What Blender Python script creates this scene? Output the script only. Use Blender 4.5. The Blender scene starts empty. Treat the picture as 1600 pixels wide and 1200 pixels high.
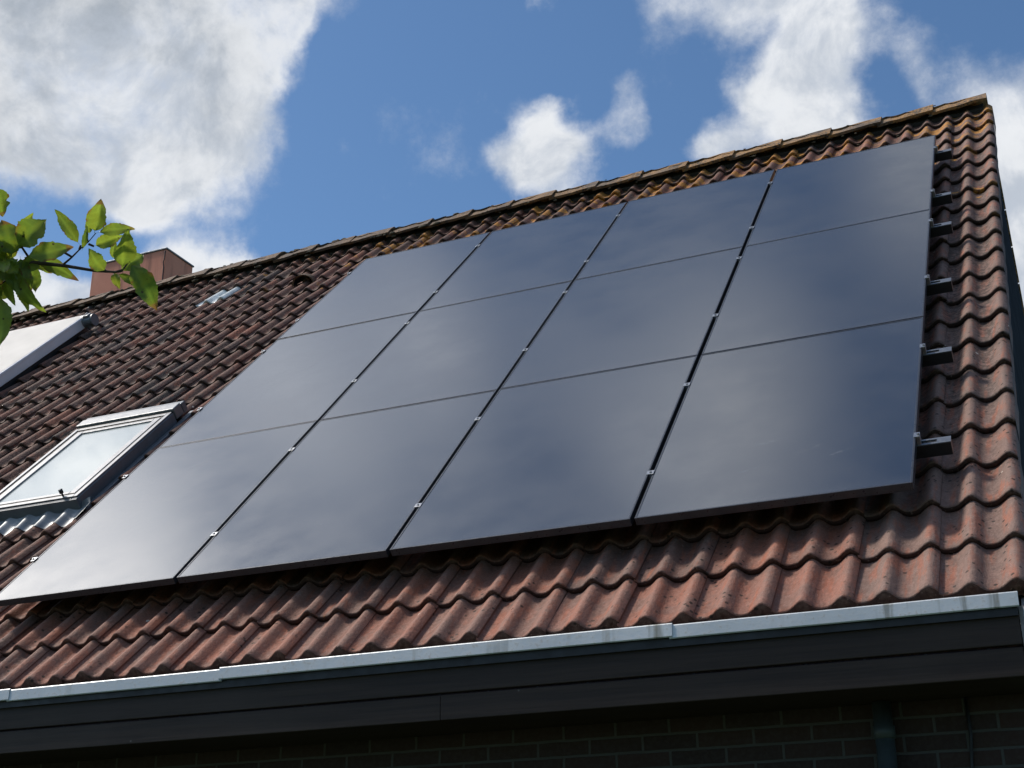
import bpy, bmesh, math, random
from mathutils import Vector, Matrix, noise
sc = bpy.context.scene
R = math.radians
# ------------------------------------------------------------------ camera
cam = bpy.data.objects.new('camera', bpy.data.cameras.new('camera'))
sc.collection.objects.link(cam)
cam.data.sensor_width = 36.0
cam.data.lens = 2185.44 / 1600 * 36
cam.data.shift_x = 7.0 / 1600
cam.data.shift_y = 2.3 / 1600
cam.data.clip_start = 0.05
cam.data.clip_end = 500
cam.matrix_world = Matrix.Translation((0.64662, -9.0139, 1.6)) @ Matrix((
    (0.9142494382864671, 0.15750719352257597, 0.3732819960585137),
    (0.40509924906630107, -0.34054237499859635, -0.8484842303988561),
    (-0.006524032396103691, 0.9269424873304288, -0.37514672087372813))).to_4x4()
sc.camera = cam
# ------------------------------------------------------------------ world
SUN_AZ, SUN_EL = -99.0, 51.0          # azimuth clockwise from +Y
def dirv(az, el):
    a, e = R(az), R(el)
    return (math.sin(a)*math.cos(e), math.cos(a)*math.cos(e), math.sin(e))
world = bpy.data.worlds.new('World'); sc.world = world; world.use_nodes = True
wt = world.node_tree; wt.nodes.clear()
class NT:
    """tiny helper to wire node trees"""
    def __init__(s, t): s.t = t
    def n(s, typ, **kw):
        nd = s.t.nodes.new(typ)
        ins = kw.pop('ins', {})
        for k, v in kw.items(): setattr(nd, k, v)
        for k, v in ins.items():
            if isinstance(v, bpy.types.NodeSocket): s.t.links.new(v, nd.inputs[k])
            else: nd.inputs[k].default_value = v
        return nd
    def m(s, op, a, b=None, c=None, clamp=False):
        i = {0: a}
        if b is not None: i[1] = b
        if c is not None: i[2] = c
        return s.n('ShaderNodeMath', operation=op, use_clamp=clamp, ins=i).outputs[0]
    def vm(s, op, a, b=None, out=0):
        i = {0: a}
        if b is not None: i[1] = b
        return s.n('ShaderNodeVectorMath', operation=op, ins=i).outputs[out]
    def noise(s, vec, scale, detail=4, rough=0.55, out='Fac'):
        return s.n('ShaderNodeTexNoise', ins={'Vector': vec, 'Scale': scale, 'Detail': detail, 'Roughness': rough}).outputs[out]
    def rng(s, v, a, b, c=0.0, d=1.0, smooth=True):
        return s.n('ShaderNodeMapRange', interpolation_type='SMOOTHSTEP' if smooth else 'LINEAR',
                   ins={'Value': v, 'From Min': a, 'From Max': b, 'To Min': c, 'To Max': d}).outputs[0]
    def mix(s, f, a, b, blend='MIX'):
        nd = s.n('ShaderNodeMix', data_type='RGBA', blend_type=blend, ins={0: f})
        for k, v in ((6, a), (7, b)):
            if isinstance(v, bpy.types.NodeSocket): s.t.links.new(v, nd.inputs[k])
            else: nd.inputs[k].default_value = v
        return nd.outputs[2]
W = NT(wt)
sky = W.n('ShaderNodeTexSky', sky_type='NISHITA', sun_disc=False, sun_elevation=R(SUN_EL), sun_rotation=R(SUN_AZ),
          altitude=0, air_density=1.0, dust_density=0.6, ozone_density=2.5)
D = W.n('ShaderNodeTexCoord').outputs['Generated']
nd1 = W.noise(D, 5.0, 3, 0.5, 'Color')
nd2 = W.noise(D, 17.0, 5, 0.6, 'Color')
dw = W.vm('SUBTRACT', nd1, (0.5, 0.5, 0.5))
dw = W.vm('MULTIPLY', dw, (0.10, 0.10, 0.10))
dw2 = W.vm('SUBTRACT', nd2, (0.5, 0.5, 0.5))
dw2 = W.vm('MULTIPLY', dw2, (0.045, 0.045, 0.045))
Dd = W.vm('NORMALIZE', W.vm('ADD', W.vm('ADD', D, dw), dw2))
# clouds: (azimuth, elevation, radius in degrees, weight)
CL = [
 # big grey-white mass, upper left
 (-46,36,5.0,1.0),(-42,35.5,4.5,1.0),(-39,36,3.6,.9),(-36.4,37.2,2.6,.7),(-47,31.5,3.0,.8),(-43,32.4,2.8,.8),(-40.4,32.2,3.0,1.0),(-38.0,31.6,2.5,.9),
 (-39.6,29.5,1.7,.8),(-41.2,30.2,1.8,.6),(-37.4,33.6,2.3,.9),(-34.4,38.2,2.6,.9),(-35.2,35.6,1.7,.75),(-36,33.2,1.3,.5),(-49,36,7,1.0),(-44,40,7,1.0),
 # low puffs over the ridge at the left
 (-37.0,26.8,1.5,1.3),(-38.7,26.2,1.4,1.1),(-35.7,26.5,1.2,1.0),(-41,24.8,1.5,.9),(-43.6,25.2,2.0,1.0),(-45.4,24.6,2.2,1.0),(-42.0,24.6,1.5,.8),(-35,24.5,2,.7),(-48,25,3,.8),
 # small puff in the middle
 (-21.9,32.6,1.0,.75),(-21.2,31.6,1.3,.85),(-21.9,30.6,1.2,.8),(-19.8,31.1,1.2,.7),(-18.2,32.3,.9,.6),(-18.2,33.6,.8,.5),(-23.3,31.2,.8,.55),(-17.6,31.2,.8,.5),(-20.5,29.6,1.3,.6),
 # tall cloud on the right
 (-15.6,37,2.0,.65),(-12.8,36.6,1.8,.7),(-8.8,36.2,2.4,.95),(-8.4,34.2,1.9,1.0),(-9.4,32.8,1.7,1.0),(-10.6,31.6,1.3,.8),(-12.8,31.0,1.3,1.0),(-14.2,30.5,.9,.5),(-11.5,33.2,1.3,.7),(-7.6,31.8,1.6,.9),(-6.2,34.8,1.5,.6),(-10,39,3,.9),(-9,29.8,1.8,.8),
 # thin veil at the right edge
 (-2.2,27.0,2.4,.8),(-.8,29.2,2.0,.7),(-2.8,32,1.6,.38),(-.6,31,1.8,.42),(-4.0,34,1.2,.3),(-1.6,24.5,2.5,.8),(2,27,4,.7),
 (-30.8,32.6,.8,.22),(-22.4,37.4,.8,.4),
 # higher up: what the glass of the panels mirrors
 (-77,42,9,1.4),(-67,47,4.5,.75),(-59,50,4.5,.5),(-52,49,3.5,.45),(-41,66.5,4,.85),(-33,65,4.2,1.25),(-28,64.5,3,.9),(-50,60,5,.30),(-57,56,5,.25),(-46,54.5,3.2,.55),(-40.5,57.5,3.2,.4),(-8.5,60.5,3.6,1.2),(-7,57,3,.8),(-12,62,2,.6),(-49,53,4,.25),
 # around and behind the viewer
 (-95,48,15,1.2),(-110,60,14,.9),(-130,35,16,.9),(60,35,16,.8),(110,45,18,.8),(170,40,22,.9),(-150,70,14,.6),(40,65,12,.5),
]
dens = None
for az, el, rad, w in CL:
    dist = W.vm('DISTANCE', Dd, dirv(az, el), out='Value')
    v = W.rng(dist, 0.0, R(rad)*1.55, w*1.25, 0.0)
    dens = v if dens is None else W.m('ADD', dens, v)
dens = W.m('MINIMUM', dens, 1.45)
fb = W.noise(D, 9.0, 9, 0.64)
fb2 = W.noise(D, 40.0, 7, 0.66)
t = W.m('ADD', dens, W.m('MULTIPLY', W.m('SUBTRACT', fb, 0.5), 2.3))
t = W.m('ADD', t, W.m('MULTIPLY', W.m('SUBTRACT', fb2, 0.5), .8))
alpha = W.rng(t, 0.14, 1.45)
Ds = W.vm('ADD', D, dw)
# billow relief: compare the cloud noise with itself a little towards the sun
ba = W.noise(Ds, 13.0, 8, 0.58)
bb_ = W.noise(W.vm('ADD', Ds, tuple(x*.018 for x in dirv(SUN_AZ+10, 70))), 13.0, 8, 0.58)
rel = W.rng(W.m('SUBTRACT', ba, bb_), -.13, .13)
big = W.noise(D, 6.5, 4, 0.5)
grey = W.rng(W.vm('DISTANCE', D, dirv(-45, 37), out='Value'), .22, .08, .22, 1.0)
dark = W.m('MULTIPLY', W.rng(W.m('ADD', t, W.m('MULTIPLY', W.m('SUBTRACT', big, .5), 1.6)), .7, 1.9), grey)
ccol = W.mix(rel, (5.0, 5.5, 6.3, 1), (7.9, 8.1, 8.4, 1))
ccol = W.mix(dark, ccol, W.mix(rel, (3.1, 3.5, 4.0, 1), (4.9, 5.2, 5.6, 1)))
# the cloud in front of the sun is much brighter than the rest
sund = W.vm('DOT_PRODUCT', D, dirv(SUN_AZ, SUN_EL), out='Value')
glow = W.m('POWER', W.m('MAXIMUM', sund, 0.0), 8.0)
glow = W.m('MULTIPLY', glow, W.rng(W.n('ShaderNodeSeparateXYZ', ins={0: D}).outputs[2], .60, .72))
ccol = W.mix(1.0, ccol, W.n('ShaderNodeCombineColor', ins={0: W.m('MULTIPLY_ADD', glow, 3.9, 1.0), 1: W.m('MULTIPLY_ADD', glow, 3.75, 1.0), 2: W.m('MULTIPLY_ADD', glow, 3.6, 1.0)}).outputs[0], 'MULTIPLY')
skyc = W.mix(1.0, sky.outputs[0], (.80, 1.00, 1.12, 1), 'MULTIPLY')
allc = W.mix(alpha, skyc, ccol)
bg = W.n('ShaderNodeBackground', ins={'Color': allc, 'Strength': 0.1})
wo = W.n('ShaderNodeOutputWorld'); wt.links.new(bg.outputs[0], wo.inputs[0])
try:
    world.cycles.sampling_method = 'MANUAL'; world.cycles.sample_map_resolution = 1024
except Exception: pass
# ------------------------------------------------------------------ sun (behind thin cloud, so soft)
sl = bpy.data.lights.new('sun', 'SUN'); sl.energy = 3.9; sl.angle = R(7); sl.color = (1.0, 0.91, 0.80)
sun = bpy.data.objects.new('sun', sl); sc.collection.objects.link(sun)
sun.rotation_euler = Vector(dirv(SUN_AZ, SUN_EL)).to_track_quat('Z', 'Y').to_euler()
sc.view_settings.view_transform = 'Standard'; sc.view_settings.look = 'None'
sc.view_settings.exposure = 0.14; sc.view_settings.gamma = 1.0
random.seed(7)
# ------------------------------------------------------------------ frames & helpers
S2 = math.sqrt(.5)
ROOF = Matrix.Translation((0, 0, 6.93628)) @ Matrix(((1,0,0,0),(0,S2,-S2,0),(0,S2,S2,0),(0,0,0,1)))
def wm(o):
    m = o.matrix_basis.copy()
    return (wm(o.parent) @ o.matrix_parent_inverse @ m) if o.parent else m
def mesh_obj(name, verts, faces, mat, parent=None, frame='W', smooth=False, mats=None, mi=None):
    """frame W: world coordinates, R: roof coordinates (u, v, n), L: local to parent"""
    me = bpy.data.meshes.new(name); me.from_pydata([tuple(v) for v in verts], [], faces)
    for mm in (mats or [mat]): me.materials.append(mm)
    if mi: me.polygons.foreach_set('material_index', mi)
    if smooth: me.polygons.foreach_set('use_smooth', [True]*len(me.polygons))
    me.update()
    o = bpy.data.objects.new(name, me); sc.collection.objects.link(o)
    if frame == 'R': o.matrix_basis = ROOF
    if parent:
        o.parent = parent
        if frame != 'L': o.matrix_parent_inverse = wm(parent).inverted()
    return o
def empty(name, mat4, label=None, cat=None, group=None, parent=None):
    o = bpy.data.objects.new(name, None); sc.collection.objects.link(o); o.empty_display_size = .1
    o.matrix_basis = mat4
    if label: o['label'] = label
    if cat: o['category'] = cat
    if group: o['group'] = group
    if parent: o.parent = parent; o.matrix_parent_inverse = wm(parent).inverted()
    return o
class MB:
    """collects shapes into one mesh"""
    def __init__(s): s.v = []; s.f = []; s.mi = []
    def add(s, vs, fs, mi=0):
        b = len(s.v); s.v += [tuple(v) for v in vs]; s.f += [tuple(b+i for i in f) for f in fs]; s.mi += [mi]*len(fs)
    def box(s, x0, x1, y0, y1, z0, z1, bev=0.0, mi=0):
        if bev <= 0:
            vs = [(x,y,z) for z in (z0,z1) for y in (y0,y1) for x in (x0,x1)]
            s.add(vs, [(0,2,3,1),(4,5,7,6),(0,1,5,4),(2,6,7,3),(0,4,6,2),(1,3,7,5)], mi); return
        bm = bmesh.new(); bmesh.ops.create_cube(bm, size=1)
        for v in bm.verts: v.co = Vector(((x0+x1)/2 + v.co.x*(x1-x0), (y0+y1)/2 + v.co.y*(y1-y0), (z0+z1)/2 + v.co.z*(z1-z0)))
        bmesh.ops.bevel(bm, geom=bm.edges[:], offset=bev, segments=2, affect='EDGES', profile=.5)
        bm.verts.index_update()
        s.add([v.co.copy() for v in bm.verts], [[v.index for v in f.verts] for f in bm.faces], mi); bm.free()
    def tube(s, pts, rad, seg=10, mi=0, cap=True):
        pts = [Vector(p) for p in pts]; rads = rad if isinstance(rad, (list, tuple)) else [rad]*len(pts)
        b = len(s.v); up = Vector((0.13, 0.2, 1)).normalized()
        for i, p in enumerate(pts):
            d = (pts[min(i+1, len(pts)-1)] - pts[max(i-1, 0)]).normalized()
            a = d.cross(up)
            if a.length < .05: a = d.cross(Vector((1, 0, 0)))
            a.normalize(); c = d.cross(a)
            for k in range(seg):
                an = 2*math.pi*k/seg
                s.v.append(tuple(p + (a*math.cos(an) + c*math.sin(an))*rads[i]))
        for i in range(len(pts)-1):
            for k in range(seg):
                k2 = (k+1) % seg
                s.f.append((b+i*seg+k, b+i*seg+k2, b+(i+1)*seg+k2, b+(i+1)*seg+k)); s.mi.append(mi)
        if cap:
            s.f.append(tuple(b+k for k in reversed(range(seg)))); s.mi.append(mi)
            e = b+(len(pts)-1)*seg; s.f.append(tuple(e+k for k in range(seg))); s.mi.append(mi)
    def prism(s, prof, axis0, axis1, fn, mi=0, cap=True):
        """closed profile list of (a, b) swept between axis0 and axis1; fn(t, a, b) -> point"""
        n = len(prof); b = len(s.v)
        for t in (axis0, axis1):
            for a, c in prof: s.v.append(tuple(fn(t, a, c)))
        for k in range(n):
            k2 = (k+1) % n; s.f.append((b+k, b+k2, b+n+k2, b+n+k)); s.mi.append(mi)
        if cap:
            s.f.append(tuple(b+k for k in reversed(range(n)))); s.mi.append(mi)
            s.f.append(tuple(b+n+k for k in range(n))); s.mi.append(mi)
    def obj(s, name, mat, parent=None, frame='W', smooth=False, mats=None):
        return mesh_obj(name, s.v, s.f, mat, parent, frame, smooth, mats, s.mi if mats else None)
def newmat(name):
    m = bpy.data.materials.new(name); m.use_nodes = True; t = m.node_tree; t.nodes.clear()
    N = NT(t); out = N.n('ShaderNodeOutputMaterial')
    return m, N, out
def principled(N, out, **ins):
    p = N.n('ShaderNodeBsdfPrincipled', ins={k.replace('_', ' '): v for k, v in ins.items()})
    N.t.links.new(p.outputs[0], out.inputs[0]); return p
def bump(N, h, strength=.3, dist=.01):
    return N.n('ShaderNodeBump', ins={'Height': h, 'Strength': strength, 'Distance': dist}).outputs[0]
def simple(name, col, rough=.5, metal=0.0, var=.15, scale=8.0, bmp=.0, bscale=60.0, spec=.5):
    m, N, out = newmat(name)
    co = N.n('ShaderNodeTexCoord').outputs['Object']
    nz = N.noise(co, scale, 5, .6)
    c1 = tuple(x*(1-var) for x in col)+(1,); c2 = tuple(min(1, x*(1+var)) for x in col)+(1,)
    ins = {'Base Color': N.mix(N.rng(nz, .3, .7), c1, c2), 'Metallic': metal, 'Specular IOR Level': spec,
           'Roughness': N.rng(N.noise(co, scale*2.3, 3), .3, .7, max(.02, rough-.08), min(1, rough+.08))}
    if bmp: ins['Normal'] = bump(N, N.noise(co, bscale, 4, .6), bmp, .004)
    p = N.n('ShaderNodeBsdfPrincipled', ins=ins); N.t.links.new(p.outputs[0], out.inputs[0])
    return m
# ------------------------------------------------------------------ materials
def tile_material():
    m, N, out = newmat('roof_tile_clay')
    co = N.n('ShaderNodeTexCoord').outputs['Object']
    tc = N.n('ShaderNodeAttribute', attribute_name='tilecol').outputs['Color']
    at = N.n('ShaderNodeAttribute', attribute_name='prof').outputs['Color']
    sp = N.n('ShaderNodeSeparateColor', ins={0: at}); hgt, nose, rnd = sp.outputs[0], sp.outputs[1], sp.outputs[2]   # wave height, nose flag, distance up the tile
    uvn = N.n('ShaderNodeSeparateXYZ', ins={0: co}); vv = uvn.outputs[1]; uu = uvn.outputs[0]
    n1 = N.noise(co, 7.0, 6, .6); n2 = N.noise(co, 38.0, 5, .65); n3 = N.noise(co, 2.2, 3, .5); n4 = N.noise(co, 150.0, 3, .6)
    st = N.noise(N.vm('MULTIPLY', co, (30.0, 5.0, 30.0)), 1.0, 4, .6)
    # engobe worn to redder clay in streaks
    c = N.mix(N.m('MULTIPLY', N.rng(st, .47, .64), .68), tc, (.30, .098, .055, 1))
    c = N.mix(N.m('MULTIPLY', N.rng(n1, .46, .60), .50), c, (.150, .098, .082, 1))
    # soot and algae settle in the troughs and on the older upper courses
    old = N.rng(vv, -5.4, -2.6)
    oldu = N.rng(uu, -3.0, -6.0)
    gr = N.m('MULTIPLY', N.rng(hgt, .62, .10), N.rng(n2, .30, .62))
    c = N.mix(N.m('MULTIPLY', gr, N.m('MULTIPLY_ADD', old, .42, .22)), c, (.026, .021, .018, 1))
    c = N.mix(N.m('MULTIPLY', N.m('MULTIPLY', N.rng(n3, .30, .72), N.rng(n2, .40, .6)), N.m('MULTIPLY_ADD', N.m('MAXIMUM', old, oldu), .62, .0)), c, (.035, .030, .024, 1))
    c = N.mix(N.m('MULTIPLY', nose, .88), c, (.046, .024, .022, 1))  # nose faces painted darker: the shade on them is put into the colour
    # pale dusty bloom on the crests
    c = N.mix(N.m('MULTIPLY', N.m('MULTIPLY', N.rng(hgt, .55, .98), N.rng(n2, .35, .65)), .30), c, (.30, .215, .18, 1))
    # grime along the nose edge and under the lap of the next tile
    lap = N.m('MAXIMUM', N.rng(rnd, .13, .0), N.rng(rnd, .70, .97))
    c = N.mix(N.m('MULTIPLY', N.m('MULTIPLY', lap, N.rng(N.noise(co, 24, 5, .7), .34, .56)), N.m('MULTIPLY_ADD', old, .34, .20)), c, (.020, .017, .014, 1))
    c = N.mix(N.m('MULTIPLY', N.rng(n4, .50, .66), .32), c, (.045, .030, .026, 1))
    c = N.mix(N.m('MULTIPLY', N.rng(N.noise(co, 90, 3, .6), .60, .70), .35), c, (.34, .25, .21, 1))
    # dark moss pits
    vo = N.n('ShaderNodeTexVoronoi', ins={'Vector': co, 'Scale': 26.0, 'Randomness': 1.0})
    pit = N.m('MULTIPLY', N.rng(vo.outputs['Distance'], .26, .14), N.m('MAXIMUM', N.rng(N.noise(co, 3.1, 3), .48, .60), N.m('MULTIPLY', N.rng(uu, .0, .12), N.rng(n3, .35, .5))))
    c = N.mix(N.m('MULTIPLY', pit, .85), c, (.018, .015, .012, 1))
    # orange lichen, thickest under the ridge
    vl = N.n('ShaderNodeTexVoronoi', ins={'Vector': N.vm('ADD', co, N.vm('MULTIPLY', N.noise(co, 22.0, 4, .6, 'Color'), (.07, .07, .07))), 'Scale': 6.0, 'Randomness': 1.0})
    near = N.m('MULTIPLY', N.rng(vv, -.5, .6), N.rng(N.m('ABSOLUTE', N.m('ADD', uu, 1.2)), 6.5, 2.5))
    near = N.m('MAXIMUM', near, N.m('MULTIPLY', N.m('MULTIPLY', N.rng(uu, -.35, -.15), N.rng(vv, -3.6, .3)), .55))
    lr = N.m('MULTIPLY_ADD', near, .42, .055)
    pick = N.rng(N.n('ShaderNodeSeparateColor', ins={0: vl.outputs['Color']}).outputs[0], .62, .66)
    pick = N.m('MAXIMUM', pick, N.m('MULTIPLY', near, N.rng(n3, .38, .50)))
    lic = N.m('MULTIPLY', N.m('MULTIPLY', N.rng(N.m('SUBTRACT', lr, vl.outputs['Distance']), .0, .05), pick), N.rng(n2, .36, .50))
    c = N.mix(N.m('MULTIPLY', lic, .85), c, (.40, .185, .035, 1))
    # white specks and droppings
    vs = N.n('ShaderNodeTexVoronoi', ins={'Vector': co, 'Scale': 8.0, 'Randomness': 1.0})
    pk = N.rng(N.n('ShaderNodeSeparateColor', ins={0: vs.outputs['Color']}).outputs[1], .86, .88)
    c = N.mix(N.m('MULTIPLY', N.rng(vs.outputs['Distance'], .085, .06), pk), c, (.55, .50, .43, 1))
    h = N.m('ADD', N.m('MULTIPLY', n4, .35), N.m('ADD', n2, N.m('MULTIPLY', lic, .5)))
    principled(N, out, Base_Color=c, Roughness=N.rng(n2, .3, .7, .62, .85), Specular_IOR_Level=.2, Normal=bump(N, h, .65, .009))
    return m
M = {}
M['tile'] = tile_material()
def ridge_material():
    m, N, out = newmat('ridge_tile_concrete')
    co = N.n('ShaderNodeTexCoord').outputs['Object']
    n1 = N.noise(co, 9, 6, .65); n2 = N.noise(co, 45, 5, .65); n3 = N.noise(co, 3, 3)
    uu = N.n('ShaderNodeSeparateXYZ', ins={0: co}).outputs[0]
    c = N.mix(N.rng(n1, .35, .65), (.085, .062, .048, 1), (.20, .135, .085, 1))
    c = N.mix(N.m('MULTIPLY', N.rng(n3, .36, .52), N.rng(n2, .36, .52)), c, (.27, .145, .05, 1))
    c = N.mix(N.m('MULTIPLY', N.rng(n2, .55, .45), N.rng(N.noise(co, 5, 4), .42, .6)), c, (.022, .020, .016, 1))
    c = N.mix(N.m('MULTIPLY', N.rng(uu, -1.5, -5.0), .72), c, (.060, .040, .030, 1))
    principled(N, out, Base_Color=c, Roughness=.85, Normal=bump(N, N.m('ADD', n1, n2), .7, .012))
    return m
M['ridge'] = ridge_material()
def moss_material():
    m, N, out = newmat('dry_moss')
    co = N.n('ShaderNodeTexCoord').outputs['Object']
    c = N.mix(N.rng(N.noise(co, 9, 4), .35, .65), (.022, .020, .013, 1), (.075, .058, .028, 1))
    principled(N, out, Base_Color=c, Roughness=.95, Normal=bump(N, N.noise(co, 200, 4), .8, .01))
    return m
M['moss'] = moss_material()
M['mortar'] = simple('dark_mortar', (.035, .030, .027), .9, bmp=.6, bscale=40)
def glass_material():
    m, N, out = newmat('panel_glass')
    co = N.n('ShaderNodeTexCoord').outputs['Object']
    d1 = N.noise(co, 2.1, 5, .6); d2 = N.noise(co, 300, 2, .5)
    dust = N.m('MULTIPLY', N.rng(d1, .35, .7), .5)
    # dust gathers along the lower edge of each module
    yy = N.n('ShaderNodeSeparateXYZ', ins={0: co}).outputs[1]
    dust = N.m('ADD', dust, N.rng(yy, .10, .0, .0, .7))
    c = N.mix(dust, (.008, .011, .018, 1), (.022, .024, .029, 1))
    principled(N, out, Base_Color=c, Roughness=N.rng(d1, .3, .7, .18, .23), IOR=2.3,
               Normal=bump(N, d2, .05, .001))
    return m
M['glass'] = glass_material()
M['frame'] = simple('black_anodised_frame', (.045, .050, .062), .34, .5, .1, 20, spec=.5)
M['alu'] = simple('bare_aluminium', (.36, .37, .39), .36, .9, .08, 30)
M['black'] = simple('black_plastic', (.012, .013, .016), .42, 0, .1, 30)
M['railtop'] = simple('grey_rail_top', (.15, .165, .19), .4, .6, .12, 40)
def zinc_material():
    m, N, out = newmat('weathered_zinc')
    co = N.n('ShaderNodeTexCoord').outputs['Object']
    st = N.noise(N.vm('MULTIPLY', co, (14, 1, 1.2)), 1.0, 5, .6)
    n2 = N.noise(co, 1.3, 4, .6); n3 = N.noise(co, 60, 4, .6)
    c = N.mix(N.rng(n2, .3, .7), (.38, .41, .435, 1), (.50, .52, .535, 1))
    c = N.mix(N.m('MULTIPLY', N.rng(st, .52, .66), N.rng(n2, .40, .62)), c, (.20, .20, .18, 1))
    c = N.mix(N.m('MULTIPLY', N.rng(n3, .58, .68), .35), c, (.24, .20, .16, 1))
    principled(N, out, Base_Color=c, Metallic=.35, Roughness=N.rng(n3, .3, .7, .42, .6), Normal=bump(N, N.m('ADD', n3, n2), .12, .006))
    return m
M['zinc'] = zinc_material()
def board_material():
    m, N, out = newmat('dark_stained_board')
    co = N.n('ShaderNodeTexCoord').outputs['Object']
    g = N.noise(N.vm('MULTIPLY', co, (1.6, 20, 45)), 1.0, 6, .65)
    n2 = N.noise(co, 1.7, 4)
    c = N.mix(N.rng(g, .3, .7), (.015, .0085, .0064, 1), (.031, .019, .014, 1))
    c = N.mix(N.m('MULTIPLY', N.rng(n2, .45, .7), .5), c, (.036, .025, .020, 1))
    sp = N.n('ShaderNodeTexVoronoi', ins={'Vector': co, 'Scale': 5.0})
    c = N.mix(N.m('MULTIPLY', N.rng(sp.outputs['Distance'], .035, .02), .6), c, (.16, .15, .14, 1))
    principled(N, out, Base_Color=c, Roughness=.62, Specular_IOR_Level=.3, Normal=bump(N, g, .35, .004))
    return m
M['board'] = board_material()
def brick_material(name='wall_brick', dark=1.0):
    m, N, out = newmat(name)
    co = N.n('ShaderNodeTexCoord').outputs['Object']
    s = N.n('ShaderNodeSeparateXYZ', ins={0: co})
    v = N.n('ShaderNodeCombineXYZ', ins={0: N.m('ADD', s.outputs[0], s.outputs[1]), 1: s.outputs[2], 2: 0.0}).outputs[0]
    v = N.vm('ADD', v, N.vm('MULTIPLY', N.vm('SUBTRACT', N.noise(co, 12, 3, .5, 'Color'), (.5, .5, .5)), (.006, .006, 0)))
    b = N.n('ShaderNodeTexBrick', ins={'Vector': v, 'Color1': (.12*dark, .055*dark, .040*dark, 1), 'Color2': (.075*dark, .040*dark, .035*dark, 1), 'Mortar': (.20*dark, .195*dark, .18*dark, 1),
        'Scale': 1.0, 'Mortar Size': .006, 'Mortar Smooth': .25, 'Bias': 0.0, 'Brick Width': .22, 'Row Height': .0625})
    n = N.noise(co, 50, 5, .6)
    c = N.mix(N.m('MULTIPLY', N.rng(n, .4, .7), .4), b.outputs['Color'], (.05, .04, .035, 1))
    principled(N, out, Base_Color=c, Roughness=.9, Normal=bump(N, N.m('ADD', N.m('MULTIPLY', b.outputs['Fac'], -1.0), N.m('MULTIPLY', n, .4)), .8, .008))
    return m
M['brick'] = brick_material(dark=.30)
def plaster_material():
    m, N, out = newmat('terracotta_render')
    co = N.n('ShaderNodeTexCoord').outputs['Object']
    n1 = N.noise(co, 2.5, 5, .6); st = N.noise(N.vm('MULTIPLY', co, (9, 9, 1.0)), 1.0, 4, .6)
    c = N.mix(N.rng(n1, .3, .7), (.56, .225, .15, 1), (.64, .285, .19, 1))
    c = N.mix(N.m('MULTIPLY', N.rng(st, .5, .7), .5), c, (.13, .065, .05, 1))
    principled(N, out, Base_Color=c, Roughness=.9, Normal=bump(N, N.noise(co, 60, 4), .3, .005))
    return m
M['render'] = plaster_material()
M['lead'] = simple('grey_lead', (.20, .215, .23), .5, .35, .25, 9, .25, 30)
M['window_dark'] = simple('grey_window_cladding', (.11, .125, .145), .45, .2, .12, 12)
M['window_light'] = simple('silver_window_trim', (.19, .20, .215), .45, .4, .1, 12)
M['seal'] = simple('black_seal_and_shadow', (.01, .01, .012), .6)  # rubber seal; also blackens the shadow strips at gutter and hood
M['white'] = simple('white_coated_cover', (.58, .56, .53), .7, 0, .04, 3, .05, 30, spec=.1)
M['offwhite'] = simple('pale_grey_side_profile', (.60, .61, .66), .4, .15, .05, 5)
M['glasstile'] = simple('frosted_glass_tile', (.60, .63, .62), .3, 0, .2, 14)
M['pipe'] = simple('dark_zinc_pipe', (.040, .052, .055), .6, .2, .3, 6)
M['cable'] = simple('black_cable_and_crack', (.012, .012, .014), .6)
M['clad'] = simple('dark_gable_cladding', (.006, .006, .008), .9, 0, .2, 3, spec=.08)
def pane_material():
    m, N, out = newmat('roof_window_pane')
    co = N.n('ShaderNodeTexCoord').outputs['Object']
    n1 = N.noise(co, 1.6, 4, .5)
    c = N.mix(N.rng(n1, .35, .65), (.36, .395, .385, 1), (.42, .45, .44, 1))
    principled(N, out, Base_Color=c, Roughness=.8, Specular_IOR_Level=.0, Coat_Weight=1.0, Coat_Roughness=.03, Coat_IOR=1.4)
    return m
M['pane'] = pane_material()
def leaf_material():
    m, N, out = newmat('leaf_green')
    co = N.n('ShaderNodeTexCoord').outputs['Object']
    lc = N.n('ShaderNodeAttribute', attribute_name='leafcol').outputs['Color']
    n1 = N.noise(co, 60, 4, .6); n2 = N.noise(co, 160, 3, .6)
    c = N.mix(N.m('MULTIPLY', N.rng(n1, .42, .62), .5), lc, (.17, .20, .022, 1))
    vo = N.n('ShaderNodeTexVoronoi', ins={'Vector': co, 'Scale': 85.0})
    spot = N.m('MULTIPLY', N.rng(vo.outputs['Distance'], .22, .12), N.rng(N.noise(co, 28, 3), .56, .62))
    c = N.mix(N.m('MULTIPLY', spot, .9), c, (.035, .018, .010, 1))
    p = N.n('ShaderNodeBsdfPrincipled', ins={'Base Color': c, 'Roughness': .45, 'Specular IOR Level': .4, 'Normal': bump(N, n2, .3, .001)})
    tl = N.n('ShaderNodeBsdfTranslucent', ins={'Color': N.mix(1.0, c, (1.7, 1.7, 1.3, 1), 'MULTIPLY')})
    mx = N.n('ShaderNodeMixShader', ins={0: .46}); N.t.links.new(p.outputs[0], mx.inputs[1]); N.t.links.new(tl.outputs[0], mx.inputs[2])
    N.t.links.new(mx.outputs[0], out.inputs[0]); return m
M['leaf'] = leaf_material()
M['bark'] = simple('purple_brown_bark', (.055, .038, .036), .8, 0, .3, 30, .6, 90)
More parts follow.
